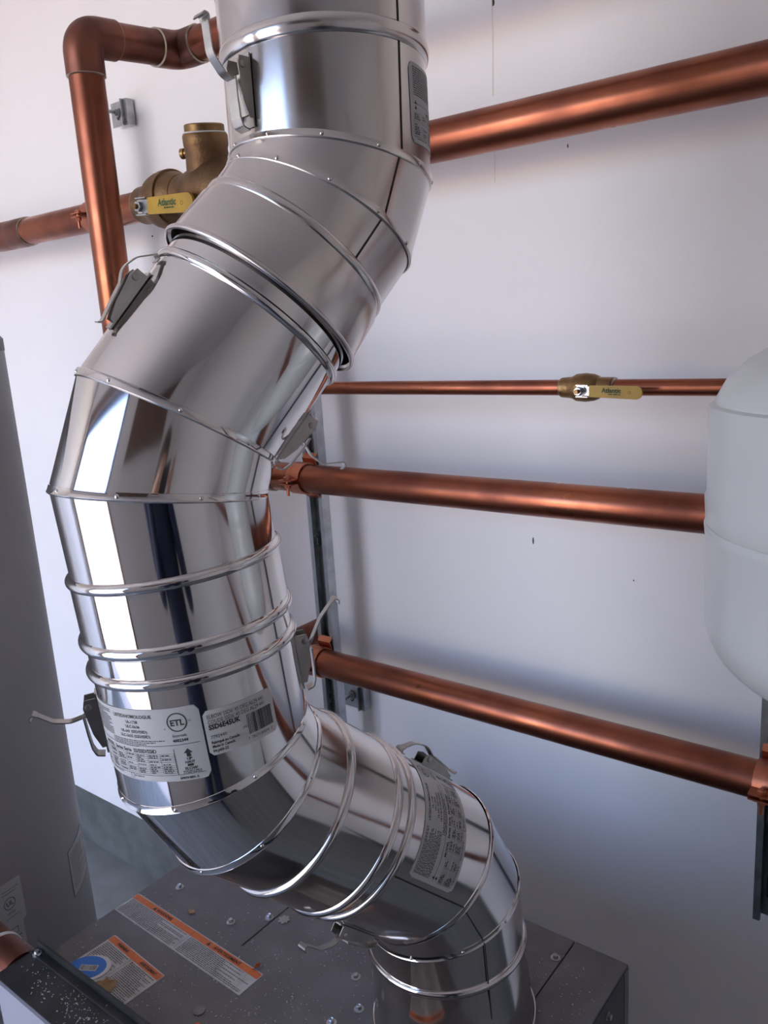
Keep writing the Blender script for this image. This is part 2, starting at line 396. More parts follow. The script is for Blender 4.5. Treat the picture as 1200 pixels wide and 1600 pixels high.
# ---- rating label as on every elbow
LW, LH = .136, .064
def rating_label(k, s, phi, parent, r=RR):
    o, d, U, W = FR[k]
    def mp(x, y, h): return surf(k, s+y, phi+x/r, r+h)
    lab = sheet('rating_label', LW, LH, .005, mp, M_PAPERS, parent)
    P = Print(); G = Print(); rnd = random.Random(3)
    P.text('LISTED/HOMOLOGUE', .0042, .008, .0245, 'CENTER', bold=.00008)
    for i, t in enumerate(('UL-1738', 'ULC-S636', 'UL-641 (SSD/SSID)', 'ULC-S635 (SSD/SSID)')): P.text(t, .0036, .008, .0198-i*.0042, 'CENTER', bold=.00006)
    P.ring(.049, .0195, .0082, .0009); P.text('ETL', .0072, .049, .0168, 'CENTER', bold=.0002)
    P.text('Intertek', .0036, .049, .0068, 'CENTER'); P.text('4002344', .0036, .049, .0025, 'CENTER', bold=.0001)
    P.text('c', .003, .0375, .014); P.text('us', .003, .0580, .019)
    P.text('MODEL  Series Serie  SS/SSD/SSID', .0046, -.006, -.0062, 'CENTER', bold=.0001)
    for i in range(13): G.fine(-.063, -.018, .0278-i*.0018, .0010, rnd, fill=rnd.choice((1, 1, .9, .7)))
    for i in range(4): G.fine(-.020, .036, .0040-i*.0016, .0009, rnd, fill=1-.15*i)
    for y in (-.055,): pass
    P.rect(-.064, -.0003, .064, .0001); P.rect(.0415, -.0262, .0419, -.0035)
    # the printed table
    for j, y in enumerate((-.0075, -.0095, -.0112, -.0130, -.0147, -.0180, -.0197, -.0214, -.0231, -.0248)):
        P.rect(-.064, y, .041, y+.00022)
    for xx in (-.064, -.048, -.032, -.019, -.007, .005, .017, .029, .041):
        P.rect(xx, -.0248, xx+.00025, -.0075)
    for j, y in enumerate((-.0091, -.0109, -.0126, -.0144, -.0172, -.0194, -.0211, -.0228, -.0245)):
        for c in range(8):
            x0 = (-.064, -.048, -.032, -.019, -.007, .005, .017, .029)[c]
            if rnd.random() < .8: G.fine(x0+.0012, x0+.0105, y, .001, rnd, (.001, .004), .0008, rnd.uniform(.5, 1))
    P.rect(-.064, -.0266, .064, -.0262)
    # flow arrow
    P.poly([(.0530, -.0040), (.0493, -.0080), (.0567, -.0080)], [(0, 1, 2)]); P.rect(.0514, -.0112, .0546, -.0080)
    P.text('UP', .0034, .053, -.0142, 'CENTER', bold=.0001); P.text('HAUT', .0030, .053, -.0170, 'CENTER', bold=.0001)
    P.rect(.0506, -.0196, .0554, -.0176); P.text('FLOW', .0036, .053, -.0228, 'CENTER', bold=.0001)
    G.fine(.046, .061, -.0243, .0009, rnd); G.fine(.046, .061, -.0257, .0009, rnd)
    # warning triangles at the left end
    for i, x in enumerate((-.062, -.062)):
        P.poly([(x, .0015+i*.004-.0062), (x+.0036, .0015+i*.004-.0062), (x+.0018, .0046+i*.004-.0062)], [(0, 1, 2)])
    for i, x in enumerate((-.060, -.036)): G.fine(x, x+.019, -.0285, .001, rnd)
    P.ring(-.004, -.0285, .0024, .0004, 40, 330); G.fine(-.003, .009, -.0288, .001, rnd, (.004, .006))
    P.text('RP074 REV. 5', .0027, .050, -.0305, 'CENTER', bold=.0001)
    P.build('print', M_INK, mp, lab, .0008); G.build('fine_print', M_INKG, mp, lab, .0008)
    return lab
def part_sticker(k, s, phi, parent, r=RR):
    w, h = .0625, .039
    def mp(x, y, z): return surf(k, s+y, phi+x/r, r+z)
    lab = sheet('barcode_sticker', w, h, .0035, mp, M_PAPER, parent)
    P = Print(); x0 = -w/2+.003
    P.text('ELBOW SSD6\' 45 DEG AL29-441', .0049, x0, .0125, sx=.74); P.text('COUDE SSD6\' 45 DEG AL29-441', .0049, x0, .0080, sx=.74)
    P.text('SSD6E45UK', .0060, x0, .0030, sx=.86, bold=.00022)
    P.text('7792440', .0038, x0, -.0048); P.text('Fabriqué au Canada', .0034, x0, -.0095, sx=.85, bold=.0001); P.text('Made in Canada', .0034, x0, -.0130, sx=.85, bold=.0001); P.text('04-JAN-22', .0034, x0, -.0168, sx=.85, bold=.0001)
    rnd = random.Random(5); x = .0035
    while x < .0275:
        wd = rnd.choice((.0003, .0003, .0006, .0009)); P.rect(x, -.0115, x+wd, .0060); x += wd+rnd.choice((.0003, .0004, .0007))
    P.text('7  78272 84434  3', .0034, .0015, -.0160, sx=.95)
    P.text('1PC', .0030, -.0015, -.005)
    P.build('print', M_INK, mp, lab, .0008); return lab

# ---- over-centre latch
def latch(k, s, phi, parent, closed=False, strap=None, flip=1, yaw=0, r=RR):
    o = surf(k, s, phi, r); _, d, U, W = FR[k]
    ez = (U*math.cos(phi)+W*math.sin(phi)); ex = d*flip; ey = ez.cross(ex)
    def L(a, t, h): return o + ex*a + ey*t + ez*h
    q = MB(); q.box(L(-.002, 0, .0012), (.056, .0155, .0014), ex, ey, ez)      # foot plate
    lt = q.build('latch', M_LATCH, parent, None)
    for sd in (-1, 1):                                                        # housing cheeks
        q = MB(); q.prism([L(-.024, sd*.0070, .0018), L(.022, sd*.0070, .0018), L(.022, sd*.0070, .0115), L(.015, sd*.0070, .0135), L(-.010, sd*.0070, .0100), L(-.024, sd*.0070, .0050)], ey*(sd*.0011)); q.build('cheek', M_LATCH, lt, None)
        q = MB(); q.lathe(L(.0155, sd*.0079, .0090), ey*sd, [(0, .0030), (.0012, .0028), (.0016, .0014)], 14); q.build('rivet', M_LATCH, lt)
    q = MB(); q.box(L(-.006, 0, .0065), (.030, .0125, .0010), (ex-ez*-.22).normalized(), ey, (ez-ex*.22).normalized()); q.build('web', M_LATCH, lt, None)
    if closed: lv = [L(.008, 0, .0145), L(-.012, 0, .0115), L(-.024, 0, .0092), L(-.030, 0, .0085), L(-.032, 0, .0115)]
    else: lv = [L(.006, 0, .0150), L(-.010, 0, .0145), L(-.024, 0, .0135), L(-.031, 0, .0110), L(-.033, 0, .0045)]
    q = MB(); q.strip(fillet(lv, .003, 4), .0120, .0013, ey); q.build('lever', M_LATCH, lt)
    pts = [L(a, 0, h) for a, h in strap]
    q = MB(); q.strip(fillet(pts, .014, 7), .0090, .0011, ey); st = q.build('strap', M_LATCH, lt)
    q = MB(); e = pts[-1]; t = (pts[-1]-pts[-2]).normalized(); nn = t.cross(ey).normalized()
    if nn.dot(ez) > 0 and closed: nn = -nn
    q.strip(fillet([e-t*.001, e+t*.003, e+t*.004+nn*.004, e+t*.001+nn*.006], .0015, 4), .0125, .0011, ey); q.build('hook', M_LATCH, st)
    return lt

# ---- unit A: lower elbow sitting on the boiler collar
def flue_unit(label, base): return thing('flue_elbow', label, 'flue elbow', base, 'stainless flue elbows')
R1, R4, R5, R6, R9, R10, R11, R14, R15, R16, R19 = -.0579, .1156, .1368, .2016, .0953, .1221, .1763, .1060, .1263, .1800, .0916
c0 = J[1] + D[0]*((BZ-J[1].z)/D[0].z)
sB = (BZ-J[1].z)/D[0].z
col = thing('vent_collar', 'flared stainless vent collar screwed down on the boiler top', 'flue collar', c0)
shell(0, [(sB+.0005, .0955), (sB+.002, .0945), (sB+.02, .0925), (R1-.020, .0905), (R1-.004, .0895)], 'collar_wall', M_STEELM, col)
bead(0, sB+.003, .002, .004, M_STEELM, col, r=.0955, name='rolled_rim')
eA = flue_unit('lowest stainless flue elbow, bent up from the boiler collar', ORG[0]+D[0]*R1)
shell(0, [(R1-.003, RR), (miter(1), RR)], 'lower_sleeve', M_STEELM, eA)
shell(1, [(miter(1), RR), (miter(2), RR)], 'gore', M_STEELM, eA)
shell(2, [(miter(2), RR), (R5+.012, RR)], 'upper_sleeve', M_STEELM, eA)
bead(0, R1, .0042, .0105, M_STEELM, eA); flatband(0, miter(1), .0009, .0075, M_STEELM, eA); flatband(1, miter(2), .0009, .0075, M_STEELM, eA)
bead(2, R4, .0045, .009, M_STEELM, eA)
rivets(0, (miter(1)[0]-D[0]*.0, miter(1)[1]), range(-170, 180, 36), M_STEELM, eA)
seam_px(0, (768, 1592), (757, 1474), eA.children and col, .0905)
seam_px(1, (756, 1471), (727, 1424), eA)
seam_px(2, (725, 1418), (612, 1367), eA)
s_, p_ = on_pipe(2, 697, 1288); rating_label(2, s_, p_+.09, eA)
s_, p_ = on_pipe(2, 676, 1196); latch(2, s_, p_, eA, True, [(.008, .014), (.022, .021), (.040, .017), (.052, .007)])
s_, p_ = on_pipe(2, 560, 1462); latch(2, s_-.004, p_-.15, eA, False, [(.012, .010), (.020, .022), (.034, .030), (.052, .030)])
# ---- unit B
eB = flue_unit('stainless flue elbow with a rating label and a barcode sticker', J[3])
shell(2, [(miter(3), RR), (R6, RR), (R6-.003, RR+.0018), (R5, RR+.0018)], 'lower_bell', M_STEELM, eB)
shell(3, [(miter(3), RR), (miter(4), RR)], 'gore', M_STEEL, eB)
shell(4, [(miter(4), RR), (R10+.012, RR)], 'upper_sleeve', M_STEEL, eB)
bead(2, R6, .0050, .009, M_STEELM, eB); bead(2, R5, .0058, .011, M_STEELM, eB)
flatband(3, miter(3), .0009, .0075, M_STEEL, eB); flatband(4, miter(4), .0009, .0075, M_STEEL, eB)
bead(4, R9, .0052, .010, M_STEEL, eB)
rivets(3, (miter(3)[0]+D[3]*.0, miter(3)[1]), range(-150, 180, 45), M_STEEL, eB); rivets(3, (miter(4)[0]-D[3]*.0, miter(4)[1]), range(-130, 180, 45), M_STEEL, eB)
s_, p_ = on_pipe(4, 331, 1155); rating_label(4, s_+.001, p_-LW/2/RR-.06, eB)
s_, p_ = on_pipe(4, 380, 1129); part_sticker(4, s_, p_, eB)
s_, p_ = on_pipe(4, 152, 1130); latch(4, s_, p_-.1, eB, False, [(.006, .012), (.004, .026), (.008, .040), (.018, .052)])
s_, p_ = on_pipe(4, 474, 1030); latch(4, s_, p_+.12, eB, False, [(.006, .012), (.016, .018), (.032, .028), (.046, .042)])
# ---- unit C
eC = flue_unit('mirror bright middle flue elbow leaning back to the wall', J[5])
shell(4, [(R10, RR+.0018), (R11-.003, RR+.0018), (R11, RR), (miter(5), RR)], 'lower_bell', M_STEEL, eC)
shell(5, [(miter(5), RR), (miter(6), RR)], 'gore', M_STEEL, eC)
shell(6, [(miter(6), RR), (R15+.02, RR)], 'upper_sleeve', M_STEEL, eC)
bead(4, R11, .0052, .010, M_STEEL, eC); bead(4, R10, .0058, .012, M_STEEL, eC)
flatband(5, miter(5), .0009, .0075, M_STEEL, eC); flatband(5, miter(6), .0009, .0075, M_STEEL, eC)
bead(6, R14, .0045, .009, M_STEEL, eC)
rivets(5, (miter(5)[0]-D[5]*.0, miter(5)[1]), range(-140, 180, 40), M_STEEL, eC); rivets(5, (miter(6)[0]+D[6]*.0, miter(6)[1]), range(-120, 180, 40), M_STEEL, eC)
s_, p_ = on_pipe(6, 207, 468); latch(6, s_, p_-.05, eC, True, [(.004, .014), (.016, .020), (.030, .016), (.040, .007)])
s_, p_ = on_pipe(6, 472, 690); latch(6, s_+.002, p_+.12, eC, False, [(.000, .012), (-.006, .024), (-.006, .038), (.004, .050)], flip=1)
# ---- unit D
eD = flue_unit('dull stainless flue elbow topmost in view with open lip', J[7])
shell(6, [(R15, RR+.0085), (R15+.002, RR+.0060), (R16-.010, RR+.0035), (R16, RR), (miter(7), RR)], 'lower_bell', M_STEELD, eD)
shell(7, [(miter(7), RR), (miter(8), RR)], 'gore', M_STEELD, eD)
shell(8, [(miter(8), RR), (R19+.02, RR)], 'upper_sleeve', M_STEELD, eD)
bead(6, R15, .0026, .0052, M_STEELD, eD, r=RR+.0075, name='rolled_lip')
bead(6, R16, .0030, .010, M_STEELD, eD)
flatband(7, miter(7), .0009, .0075, M_STEELD, eD); flatband(7, miter(8), .0009, .0075, M_STEELD, eD)
bead(8, R19, .0042, .016, M_STEELD, eD)
rivets(7, (miter(7)[0]+D[7]*.0, miter(7)[1]), range(-150, 180, 30), M_STEELD, eD); rivets(7, (miter(8)[0]+D[8]*.0, miter(8)[1]), range(-160, 180, 30), M_STEELD, eD)
seam_px(8, (623, 60), (628, 238), eD); seam_px(7, (624, 245), (602, 334), eD); seam_px(6, (599, 338), (505, 480), eD)
s_, p_ = on_pipe(8, 640, 150); rating_label(8, s_-.004, p_+LW/2/RR, eD)
s_, p_ = on_pipe(8, 386, 140); latch(8, s_, p_, eD, False, [(.004, .013), (.006, .022), (.020, .034), (.044, .036)])
# ---- pipe above
up = thing('flue_pipe', 'straight stainless flue pipe leaving the top of the picture', 'flue pipe', ORG[8]+D[8]*R19)
sT = (CEIL-.001-ORG[8].z)/D[8].z
shell(8, [(R19+.004, RR+.0015), (R19+.05, RR+.0015), (R19+.055, RR+.001), (sT, RR+.001)], 'pipe_wall', M_STEELD, up)
bead(8, R19+.054, .003, .008, M_STEELD, up)
seam_px(8, (618, -60), (622, 40), up, RR+.0015)

# ================================================================ COPPER PIPES
PR = .027
def run(parent, pts, r, m, name='pipe', n=28, bend=.03):
    q = MB(); q.sweep(fillet(pts, bend), r, n); return q.build(name, m, parent, 40)
def socket(parent, a, b, r, m, name='coupling'):
    a, b = V(a), V(b); L = (b-a).length; q = MB()
    q.lathe(a, b-a, [(0, r+.0006), (.0015, r+.0028), (.006, r+.0030), (L*.42, r+.0030), (L*.5, r+.0016), (L*.58, r+.0030), (L-.006, r+.0030), (L-.0015, r+.0028), (L, r+.0006)], 32)
    o = q.build(name, m, parent)
    for p, s in ((a, 1), (b, -1)): solder(parent, p, (b-a), r)
    return o
def solder(parent, p, d, r, k=.0030):
    q = MB(); q.lathe(V(p)-V(d).normalized()*.0015, d, [(0, r), (.0008, r+k*.9), (.0018, r+k), (.003, r+.0004)], 32, caps=False); q.build('solder_ring', M_SOLDER, parent)
def elbow_fit(parent, p, a, b, r, leg, m, bend):
    """wrought elbow: corner p, directions a and b, legs"""
    p, a, b = V(p), V(a).normalized(), V(b).normalized()
    path = fillet([p+a*leg, p, p+b*leg], bend, 14); q = MB(); q.sweep(path, r+.0028, 32); o = q.build('elbow_fitting', m, parent, 40)
    solder(parent, p+a*leg, a, r); solder(parent, p+b*leg, b, r); return o
# supply line with ball valve and check valve
YT, ZT = 1.11, 1.8564
PT = .030
KV = 1.11
t = thing('copper_pipe', 'thick copper pipe along the top right, running behind the flue', 'copper pipe', (-.25, YT, ZT), 'large copper pipes')
vx0 = atY(225, 328, YT).x; vx1 = atY(300, 312, YT).x
cvx = atY(330, 300, YT).x
run(t, [(cvx+.05, YT, ZT), (XR-.002, YT, ZT)], PT, M_COPPER)
t2 = thing('copper_pipe', 'copper pipe stub at the left frame edge, leading into the yellow handled valve', 'copper pipe', (atY(100, 350, YT).x, YT, ZT), 'large copper pipes')
xa = atY(46, 362, YT).x; xb = atY(2, 368, YT).x
run(t2, [(XL+.002, YT, ZT), (vx0-.005, YT, ZT)], PT, M_COPPER)
socket(t2, (xb-.012, YT, ZT), (xa, YT, ZT), PT, M_COPPERD)
# large ball valve
bv = thing('ball_valve', 'large bronze ball valve with yellow handle beside the vertical copper pipe', 'ball valve', ((vx0+vx1)/2, YT, ZT))
q = MB(); Lv = vx1-vx0
q.lathe((vx0, YT, ZT), (1, 0, 0), [(a*KV if a < .12 else a, r_*KV) for a, r_ in [(0, .029), (.004, .0325), (.028, .0330), (.036, .036), (.052, .045), (.066, .0485), (.078, .0470), (.0785, .050), (.092, .050), (.0925, .046), (.106, .043), (.116, .037), (Lv*.86, .036), (Lv, .035)]], 40)
q.build('valve_body', M_BRONZE, bv)
solder(bv, (vx0, YT, ZT), (1, 0, 0), .0315)
piv = atY(219, 323, YT-.066)
q = MB(); q.lathe((piv.x, YT-.035, piv.z), (0, -1, 0), [(0, .014), (.012, .014), (.013, .009), (.026, .009)], 20); q.build('stem_boss', M_BRONZE, bv)
def handle(parent, piv, end, wd, wd2, th, zdir, hex_r):
    """flat lever: metal shank, vinyl grip"""
    piv, end = V(piv), V(end); x = (end-piv).normalized(); yv = V((0, -1, 0)); up = x.cross(yv).normalized(); up = up if up.z > 0 else -up
    L = (end-piv).length
    q = MB(); q.box(piv+x*(L*.15), (L*.42, th*.7, wd*.80), x, yv, up); h = q.build('handle', M_ZINC, parent, None)
    out = [(.15*L, -wd/2), (L-wd2/2, -wd2/2)] + [(L-wd2/2+wd2/2*math.cos(a), wd2/2*math.sin(a)) for a in [math.radians(k) for k in range(-75, 90, 15)]] + [(L-wd2/2, wd2/2), (.15*L, wd/2)]
    q = MB(); q.prism([piv+x*a+up*b-yv*(th*.7) for a, b in out], yv*(th*1.4)); g = q.build('grip', M_YEL, h, 40)
    q = MB()
    q.lathe(piv-yv*.002, yv, [(0, hex_r*1.35), (.004, hex_r*1.35), (.0042, hex_r), (.012, hex_r), (.0125, hex_r*.9)], 6); q.build('nut', M_ZINC, h, 20)
    q = MB(); q.lathe(piv+yv*.010, yv, [(0, hex_r*.5), (.006, hex_r*.5)], 14); q.build('stem_end', M_BRASS, h)
    for sd in (-1, 1):
        q = MB(); q.box(piv+up*(sd*wd*.5)+x*(L*.04)+yv*.002, (L*.2, th*2.2, th*.5), x, yv, up); q.build('handle_tab', M_ZINC, h, None)
    def mp(u, v, k): return piv+x*u+up*v+yv*(th*.7+k)
    P = Print(); P.text('Atlantic', wd*.56, .36*L, -wd*.06, sx=1.0, bold=wd*.018); P.build('print', M_GREEN, mp, g, .0004)
    P = Print(); rnd = random.Random(2); P.fine(.47*L, .66*L, -wd*.24, wd*.09, rnd, (.003, .006), .001); P.build('fine_print', M_GREEN, mp, g, .0004)
    P = Print(); P.ring(.80*L, 0, wd*.14, wd*.04); P.build('emblem', M_BRONZE, mp, g, .0004)
    return h
handle(bv, (piv.x, YT-.064, piv.z), atY(303, 315, YT-.066), .030, .034, .004, 1, .010)
# check valve
cv = thing('check_valve', 'bronze swing check valve with round cap, half hidden by the flue', 'check valve', (cvx, YT, ZT))
q = MB(); q.lathe((vx1, YT, ZT), (1, 0, 0), [(a*KV, r_*KV) for a, r_ in [(0, .036), (.012, .037), (.014, .040), (.045, .047), (.075, .050), (.105, .046), (.13, .037), (.15, .035)]], 36); q.build('valve_body', M_BRONZE, cv)
cb = V((cvx, YT, ZT)); dv = V((.10, -.10, 1)).normalized()
q = MB(); q.lathe(cb, dv, [(0, .042), (.05, .040), (.072, .039), (.078, .041), (.094, .0415), (.098, .0395)], 32); q.build('bonnet', M_BRONZE, cv)
q = MB(); q.lathe(cb+dv*.098, dv, [(0, .0385), (.0015, .0390), (.003, .0375)], 32); q.build('bonnet_gasket', M_PAPER, cv)
q = MB(); q.lathe(cb+dv*.101, dv, [(0, .0365), (.011, .0365), (.013, .034)], 24); q.build('bonnet_cap', M_BRASS, cv, 25)
q = MB(); pp = cb+dv*.070; q.lathe(pp, (-1, -.35, 0), [(.034, .007), (.046, .007), (.0465, .0095), (.053, .0095), (.054, .008)], 12); q.build('plug', M_BRASS, cv)
# riser in front of it
XRs, YRs = -1.206, .84; ZE = 2.055; ZM = 1.321
rr_ = ray(281, 80); pc_ = CAM + rr_*(XRs/rr_.x); Y2 = pc_.y; ZE2 = pc_.z
t = thing('copper_riser', 'vertical copper pipe with a soldered elbow at its top', 'copper pipe', (XRs, YRs, ZM), 'large copper pipes')
run(t, [(XRs, YRs, ZM), (XRs, YRs, ZE-.05)], PR, M_COPPER)
elbow_fit(t, (XRs, YRs, ZE), (0, 0, -1), (0, Y2-YRs, ZE2-ZE), PR, .058, M_COPPERD, .046)
run(t, [V((XRs, YRs, ZE))*.75+V((XRs, Y2, ZE2))*.25, V((XRs, YRs, ZE))*.15+V((XRs, Y2, ZE2))*.85], PR, M_COPPERD)
elbow_fit(t, (XRs, Y2, ZE2), (0, YRs-Y2, ZE-ZE2), (1, 0, 0), PR, .052, M_COPPERD, .06)
run(t, [(XRs+.04, Y2, ZE2), (-.30, Y2, ZE2)], PR, M_COPPER)
YM = 1.11
elbow_fit(t, (XRs, YRs, ZM), (0, 0, 1), (0, 1, 0), PR, .055, M_COPPERD, .045)
run(t, [(XRs, YRs+.05, ZM), (XRs, YM-.05, ZM)], PR, M_COPPER)
# middle pipe
t = thing('copper_pipe', 'thick copper pipe at mid height, clamped to the strut', 'copper pipe', (-.7, YM, ZM), 'large copper pipes')
run(t, [(XRs+.05, YM, ZM), (XR-.002, YM, ZM)], PR, M_COPPER)
elbow_fit(t, (XRs, YM, ZM), (0, -1, 0), (1, 0, 0), PR, .055, M_COPPERD, .045)
for x, y, k in ((873, 763, .0045), (884, 765, .002), (982, 768, .003)):
    r_ = ray(x, y); p = CAM + r_*(YM/r_.y); q = MB()
    q.prism([V((p.x+k*math.cos(a)*random.uniform(.6, 1), YM+k*.6*math.sin(a), ZM+PR-.0006)) for a in [i*.785 for i in range(8)]], (0, 0, .0012)); q.build('paint_fleck', M_PAPER, t, None)
# bottom pipe
ZB = .950
t = thing('copper_pipe', 'lowest copper pipe, sloping across the picture from flue to right edge', 'copper pipe', (-.6, YM, ZB), 'large copper pipes')
run(t, [(-1.19, WY-.001, ZB), (-1.19, YM, ZB), (XR-.002, YM, ZB)], PR, M_COPPER, bend=.05)
# thin pipe and its valve
YS, ZS, RS = 1.09, 1.492, .0111
t = thing('copper_pipe', 'thin copper pipe on either side of the small brass valve', 'copper pipe', (-.7, YS, ZS))
run(t, [(-1.13, WY-.001, ZS), (-1.13, YS, ZS), (XR-.002, YS, ZS)], RS, M_COPPER, bend=.03, n=20)
sx0 = atY(878, 605, YS).x; sx1 = atY(961, 604, YS).x; Ls = sx1-sx0
sv = thing('ball_valve', 'small brass ball valve with yellow handle on the thin pipe', 'ball valve', (sx0+Ls/2, YS, ZS))
q = MB(); q.lathe((sx0, YS, ZS), (1, 0, 0), [(0, .0118), (.001, .0140), (Ls*.16, .0148), (Ls*.22, .0155), (Ls*.30, .0190), (Ls*.46, .0200), (Ls*.62, .0185), (Ls*.70, .0160), (Ls*.72, .0142), (Ls*.97, .0140), (Ls, .0118)], 28); q.build('valve_body', M_BRASS, sv)
solder(sv, (sx0, YS, ZS), (1, 0, 0), .0112, .0022); solder(sv, (sx1, YS, ZS), (-1, 0, 0), .0112, .0026)
pv = atY(906, 611, YS-.036)
q = MB(); q.lathe((pv.x, YS-.014, pv.z), (0, -1, 0), [(0, .008), (.010, .008), (.0105, .005), (.020, .005)], 16); q.build('stem_boss', M_BRASS, sv)
handle(sv, (pv.x, YS-.034, pv.z), atY(1004, 614, YS-.036), .0155, .0175, .0025, 1, .0062)

# ---------------------------------------------------------------- strut channels, clamps, brackets
def strut(name, x0, x1, y0, dep, z0, z1, label, m=M_ZINC):
    lip = .0095; tk = .0025; xc = (x0+x1)/2; w2 = (x1-x0)/2
    pr = [(-w2, 0), (-w2+lip, 0), (-w2+lip, .007), (-w2+lip-tk, .007), (-w2+lip-tk, tk), (-w2+tk, tk), (-w2+tk, dep-tk), (w2-tk, dep-tk), (w2-tk, tk), (w2-lip+tk, tk), (w2-lip+tk, .007), (w2-lip, .007), (w2-lip, 0), (w2, 0), (w2, dep), (-w2, dep)]
    e = thing(name, label, 'strut channel', (xc, y0+dep/2, z0), 'galvanised strut channels')
    q = MB(); q.prism([V((xc+a, y0+b, z0)) for a, b in pr], (0, 0, z1-z0)); q.build('channel', m, e, None)
    z = z0+.05
    while z < z1-.05:
        q = MB(); q.prism([V((xc+a*.014, y0+dep-tk-.0003, z+b*.05)) for a, b in ((-.5, -.35), (0, -.5), (.5, -.35), (.5, .35), (0, .5), (-.5, .35))], (0, -.0004, 0)); z += .1
        q.build('slot', M_NICK, e, None)
    return e
strut('strut_channel', -1.1, -1.059, 1.137, .021, .02, 1.60, 'galvanised strut channel standing behind the middle copper pipes')
strut('strut_channel', -1.644, -1.603, 1.1402, .021, .55, 2.09, 'strut channel hidden behind the vertical copper pipe')
strut('strut_channel', -.262, -.221, 1.137, .021, .706, 1.50, 'dark strut channel at the right edge, hanging below the clamp', M_ZINCD)
def clamp(x, y, z, r, label, wd=.032, ears=1):
    e = thing('pipe_clamp', label, 'pipe clamp', (x, y, z), 'copper plated pipe clamps')
    for sd in (1, -1):
        pts = [V((x, y+r+.002, z+sd*(r+.016))), V((x, y+r*.75, z+sd*(r+.008)))]
        for a in range(75, -82, -12):
            t = math.radians(a); pts.append(V((x, y+math.sin(t)*(r+.0022), z+sd*math.cos(t)*(r+.0022))))
        pts += [V((x, y-r-.006, z+sd*.0035)), V((x, y-r-.022, z+sd*.0035))]
        q = MB(); q.strip(pts, wd, .0022, (1, 0, 0)); q.build('strap_half', M_CLAMP, e, 40)
    yb = y-r-.014
    q = MB(); q.lathe((x, yb, z-.026), (0, 0, 1), [(0, .003), (.038, .003)], 12); q.build('bolt_shank', M_CLAMP, e)
    q = MB(); q.lathe((x, yb, z+.0052), (0, 0, 1), [(0, .0068), (.004, .0066), (.0055, .004)], 6); q.build('bolt_head', M_CLAMP, e, 20)
    q = MB(); q.lathe((x, yb, z-.0115), (0, 0, 1), [(0, .006), (.006, .006)], 6); q.build('nut', M_CLAMP, e, 20)
    return e
clamp(-1.079, YM, ZM, PR, 'copper clamp holding the middle pipe to the strut')
clamp(-1.079, YM, ZB, PR, 'copper clamp of the lowest pipe, behind the latch strap')
clamp(-.2415, YM, ZB, PR, 'copper clamp cut by the right edge of the picture')
clamp(-1.6235, YT, ZT, PT, 'copper clamp on the left pipe behind the vertical pipe')
def bracket(x, z, yf, ys, label):
    e = thing('standoff_bracket', label, 'wall bracket', (x, yf, z), 'strut standoff brackets')
    w_, h_ = .054, .050
    q = MB(); q.prism([V((x-w_/2, yf, z-h_/2)), V((x+w_/2-.010, yf, z-h_/2)), V((x+w_/2-.010, yf, z+h_/2)), V((x-w_/2, yf, z+h_/2))], (0, .004, 0))
    q.prism([V((x+w_/2-.010, yf, z-h_/2-.002)), V((x+w_/2-.010, yf-.008, z-h_/2-.002)), V((x+w_/2-.007, yf-.008, z-h_/2-.002)), V((x+w_/2-.007, yf-.001, z-h_/2-.002)), V((x+w_/2+.004, yf-.001, z-h_/2-.002)), V((x+w_/2+.004, yf+.018, z-h_/2-.002)), V((x+w_/2-.010, yf+.018, z-h_/2-.002))], (0, 0, h_+.004))
    q.build('bracket_plate', M_ZINC, e, None)
    q = MB(); q.prism([V((x-.004+math.cos(a)*.006, yf-.0006, z+math.sin(a)*.013)) for a in [k*math.pi/8 for k in range(16)]], (0, .0008, 0)); q.build('slot', M_NICK, e, None)
    q = MB(); q.lathe((x-.004, ys, z+.003), (0, 1, 0), [(0, .004), (WY-.0005-ys, .004)], 12); q.build('threaded_rod', M_ZINC, e)
    q = MB(); q.lathe((x-.004, yf-.010, z+.003), (0, 1, 0), [(0, .0075), (.0065, .0078), (.0066, .0105), (.009, .0105)], 6); q.build('nut', M_ZINC, e, 20)
pb = atY(186, 178, 1.228); bracket(pb.x, pb.z, 1.228, 1.162, 'zinc bracket on the white wall beside the vertical copper pipe')
pb = atY(552, 1088, 1.228); bracket(pb.x, pb.z, 1.228, 1.159, 'zinc bracket beside the strut under the lowest copper pipe')

# ================================================================ EXPANSION TANK
tc = V((-.090, .834, 0)); tr = .155; zt, zb, zs = 1.506, 1.297, 1.408
t = thing('expansion_tank', 'pale grey steel expansion tank at the right edge', 'expansion tank', (tc.x, tc.y, zb-.075))
o = V((tc.x, tc.y, 0))
def dome(z0, h, r, n=10, sgn=1):
    out = []
    for i in range(n+1):
        a = math.pi/2*i/n; out.append((z0+sgn*h*math.sin(a), r*math.cos(a)**.6 if i < n else .02))
    return out
q = MB(); q.lathe(o, (0, 0, 1), list(reversed(dome(zb+.01, .08, tr, 12, -1))) + [(zs-.026, tr), (zs-.022, tr+.0014), (zs-.014, tr+.0022), (zs-.012, tr+.0008)], 72); q.build('lower_shell', M_TANK, t, 50)
q = MB(); q.lathe(o, (0, 0, 1), [(zs-.014, tr-.001), (zs-.011, tr+.0010), (zs+.012, tr+.0022), (zs+.016, tr+.0003), (zt-.006, tr+.0005), (zt, tr-.0005)] + [(zt+.004+a, b) for a, b in [(-.002, tr-.0045), (.001, tr-.005), (.018, tr-.014), (.036, tr-.032), (.055, tr-.065), (.068, tr-.10), (.073, .02)]], 72); q.build('upper_shell', M_TANK, t, 40)
q = MB(); q.lathe(o, (0, 0, 1), [(zt+.076, .016), (zt+.10, .016), (zt+.10, .0135), (ZT-.02, .0135)], 20); q.build('nipple', M_COPPER, t)
